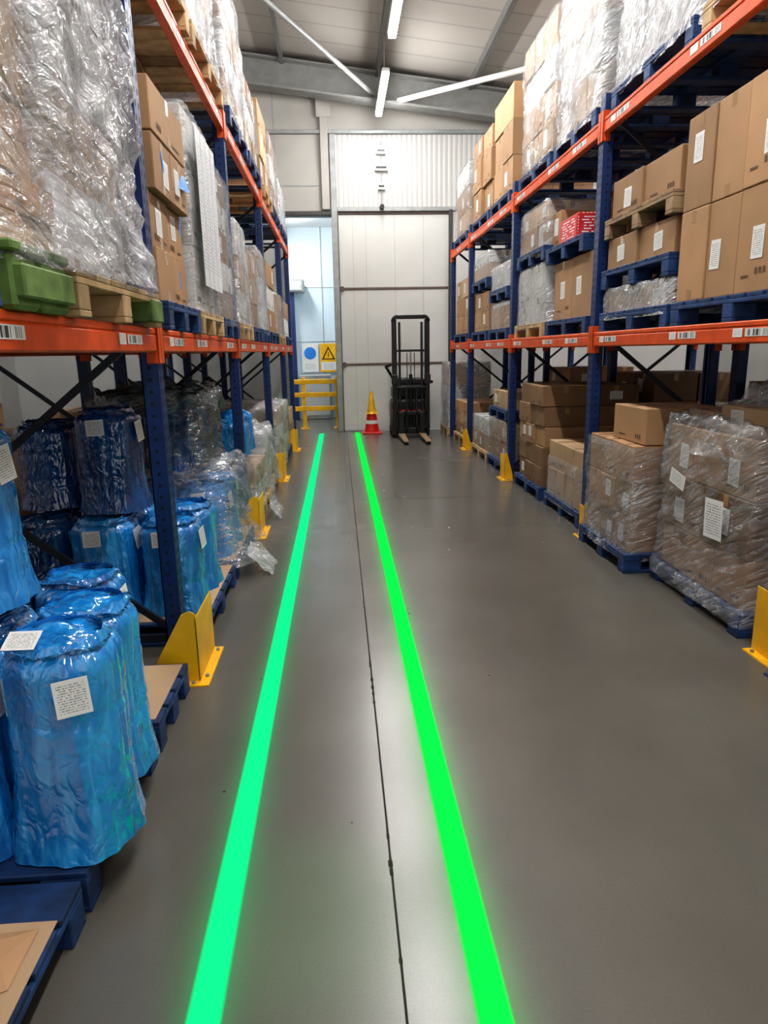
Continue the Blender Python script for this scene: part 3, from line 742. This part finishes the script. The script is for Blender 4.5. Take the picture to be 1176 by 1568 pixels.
# ------------------------------------------------------------------ stacker truck
e=empty('forklift_stacker',(1.36,13.2,0)); loc=e.location.copy()
cx=1.36; fy=13.1
m=MB()
for s in (-1,1):
    x=cx+s*.31
    m.box(x-.045,x+.045,fy,fy+.12,.05,2.22,BLKM,.012)
    m.box(x-s*.10-.02,x-s*.10+.02,fy+.02,fy+.1,.08,2.16,BLACK,.006)
    m.box(x-.06,x+.06,fy-.02,fy+.02,1.02,1.2,BLACK,.01)
    for k in range(5):
        a0=k*math.pi/10; a1=(k+1)*math.pi/10
        p=lambda a: (cx+s*(.245+.09*math.cos(a)), fy+.06, 2.17+.09*math.sin(a))
        m.beamline(p(a0),p(a1),.12,.06,BLKM)
m.box(cx-.26,cx+.26,fy,fy+.12,2.215,2.285,BLKM,.01)
m.box(cx-.26,cx+.26,fy+.02,fy+.10,1.62,1.66,BLKM,.008); m.box(cx-.26,cx+.26,fy+.04,fy+.12,.95,1.0,BLKM,.008)
m.cyl((cx,fy+.08,.3),(cx,fy+.08,1.2),.035,BLACK,12); m.cyl((cx,fy+.08,1.2),(cx,fy+.08,1.65),.014,CHROME,12)
for s in (-1,1): m.box(cx+s*.07-.008,cx+s*.07+.008,fy+.04,fy+.05,.4,1.6,BRACE)
m.obj('mast',loc,e)
m=MB()
m.box(cx-.3,cx+.3,fy-.06,fy-.01,.1,.2,BLKM,.01); m.box(cx-.3,cx+.3,fy-.06,fy-.01,.44,.52,BLKM,.01)
for x in (-.28,-.1,.1,.28): m.box(cx+x-.02,cx+x+.02,fy-.06,fy-.02,.1,.98,BLKM,.006)
m.box(cx-.3,cx+.3,fy-.06,fy-.02,.94,.98,BLKM,.008)
for s in (-1,1):
    x=cx+s*.2; m.box(x-.05,x+.05,fy-.1,fy-.06,.05,.5,BLKM,.01)
    vs=[(x-.06,fy-.06,.045),(x+.06,fy-.06,.045),(x+.06,fy-.06,.10),(x-.06,fy-.06,.10),(x-.045,fy-1.05,.05),(x+.045,fy-1.05,.05),(x+.045,fy-1.05,.065),(x-.045,fy-1.05,.065)]
    m.raw(vs,[(0,1,2,3),(7,6,5,4),(0,4,5,1),(1,5,6,2),(2,6,7,3),(3,7,4,0)],DWOOD)
    m.cyl((x-.04,fy-.95,.035),(x+.04,fy-.95,.035),.035,BLACK,12)
m.obj('carriage_and_forks',loc,e)
m=MB()
m.box(cx-.36,cx+.36,fy+.16,fy+.75,.06,.72,BLACK,.04); m.box(cx-.34,cx+.34,fy+.3,fy+.75,.72,.98,BLKM,.05)
m.box(cx-.30,cx+.30,fy+.40,fy+.74,.98,1.12,BLACK,.04)
m.box(cx-.36,cx+.36,fy+.155,fy+.165,.5,.53,RED)
for s in (-1,1):
    m.cyl((cx+s*.3,fy+.25,.07),(cx+s*.36,fy+.25,.07),.07,BLACK,16)
    m.cyl((cx+s*.3,fy+.6,.1),(cx+s*.375,fy+.6,.1),.1,BLACK,16)
m.obj('body',loc,e)
m=MB()
m.cyl((cx-.3,fy+.5,1.1),(cx-.46,fy+.3,1.35),.025,BLACK,10); m.cyl((cx-.46,fy+.3,1.35),(cx-.32,fy+.2,1.4),.03,BLACK,10)
m.cyl((cx+.3,fy+.5,1.0),(cx+.42,fy+.2,1.05),.03,BLACK,10)
m.obj('control_handle',loc,e)

# traffic cone
e=empty('traffic_cone',(.64,14.05,0)); loc=e.location.copy(); m=MB()
m.box(.44,.84,13.85,14.25,0,.035,RED,.012)
def ring(z0,z1,mat):
    f=lambda z:.155-.13*(z/.86); m.cyl((.64,14.05,z0),(.64,14.05,z1),f(z0),mat,24,f(z1))
ring(.035,.2,RED); ring(.2,.27,WHITE); ring(.27,.42,RED); ring(.42,.84,YELLOW)
m.cyl((.64,14.05,.40),(.64,14.05,.44),.125,YELLOW,24,.10)
m.obj('cone',loc,e)

def scrap(x0_,y0_,w,l,h,sd):
    m=MB(); vs=[];n=18
    for i in range(n):
        for j in range(n):
            x=x0_+w*i/(n-1); y=y0_+l*j/(n-1); q=i/(n-1)
            vs.append((x+.02*noise.noise(Vector((x*9,y*9,1+sd))),y+.03*noise.noise(Vector((x*9,y*9,4+sd))),.004+max(0,(1-q)*h*(.6+.7*noise.noise(Vector((x*7,y*9,2+sd)))))+.03*abs(noise.noise(Vector((x*25,y*25,sd))))))
    m.raw(vs,[(i*n+j,(i+1)*n+j,(i+1)*n+j+1,i*n+j+1) for i in range(n-1) for j in range(n-1)],FILMH,True)
    m.obj('plastic_film_scrap',(x0_+w/2,y0_+l/2,0))
scrap(-.74,4.95,.19,.40,.30,0); scrap(-.74,6.75,.10,.5,.25,7)

# walkway line projector with faint green spill
e=empty('line_projector',(-.05,2.6,6.2)); m=MB(); m.box(-.15,.05,2.45,2.75,6.2,6.35,BLACK,.02); m.cyl((-.05,2.6,6.35),(-.05,2.6,zr(-.05)-.01),.012,GALV,8); m.cyl((-.05,2.6,6.16),(-.05,2.6,6.2),.04,CHROME,16)
m.obj('housing',e.location,e)
ld=bpy.data.lights.new('green_spill','SPOT'); ld.energy=520; ld.color=(.04,1,.2); ld.spot_size=math.radians(9); ld.spot_blend=1; ld.shadow_soft_size=.05
lo=bpy.data.objects.new('green_spill',ld); scene.collection.objects.link(lo); lo.parent=e; lo.location=(0,0,-.08)
d=Vector((-.14,1.72,0))-Vector((-.05,2.6,6.12)); lo.rotation_euler=d.to_track_quat('-Z','Y').to_euler()

w=bpy.data.worlds.new('world'); scene.world=w; w.use_nodes=True
w.node_tree.nodes['Background'].inputs[0].default_value=(.99,.985,.98,1); w.node_tree.nodes['Background'].inputs[1].default_value=.72

# ------------------------------------------------------------------ camera
cam=bpy.data.cameras.new('camera'); co=bpy.data.objects.new('camera',cam); scene.collection.objects.link(co)
cam.sensor_fit='VERTICAL'; cam.sensor_height=36; cam.sensor_width=27; cam.lens=24; cam.clip_start=.05; cam.clip_end=100
Yc=Vector((-70,245,-1045)).normalized(); Zc=Vector((-85,4475,1045)); Zc=(Zc-Yc*Zc.dot(Yc)).normalized(); Xc=Yc.cross(Zc)
Rm=Matrix((Xc,Yc,Zc))
co.matrix_world=Matrix.Translation((0,0,1.64)) @ Rm.to_4x4()
scene.camera=co
scene.view_settings.view_transform='Standard'
try: scene.view_settings.look='Medium High Contrast'
except Exception: pass
scene.view_settings.exposure=.18
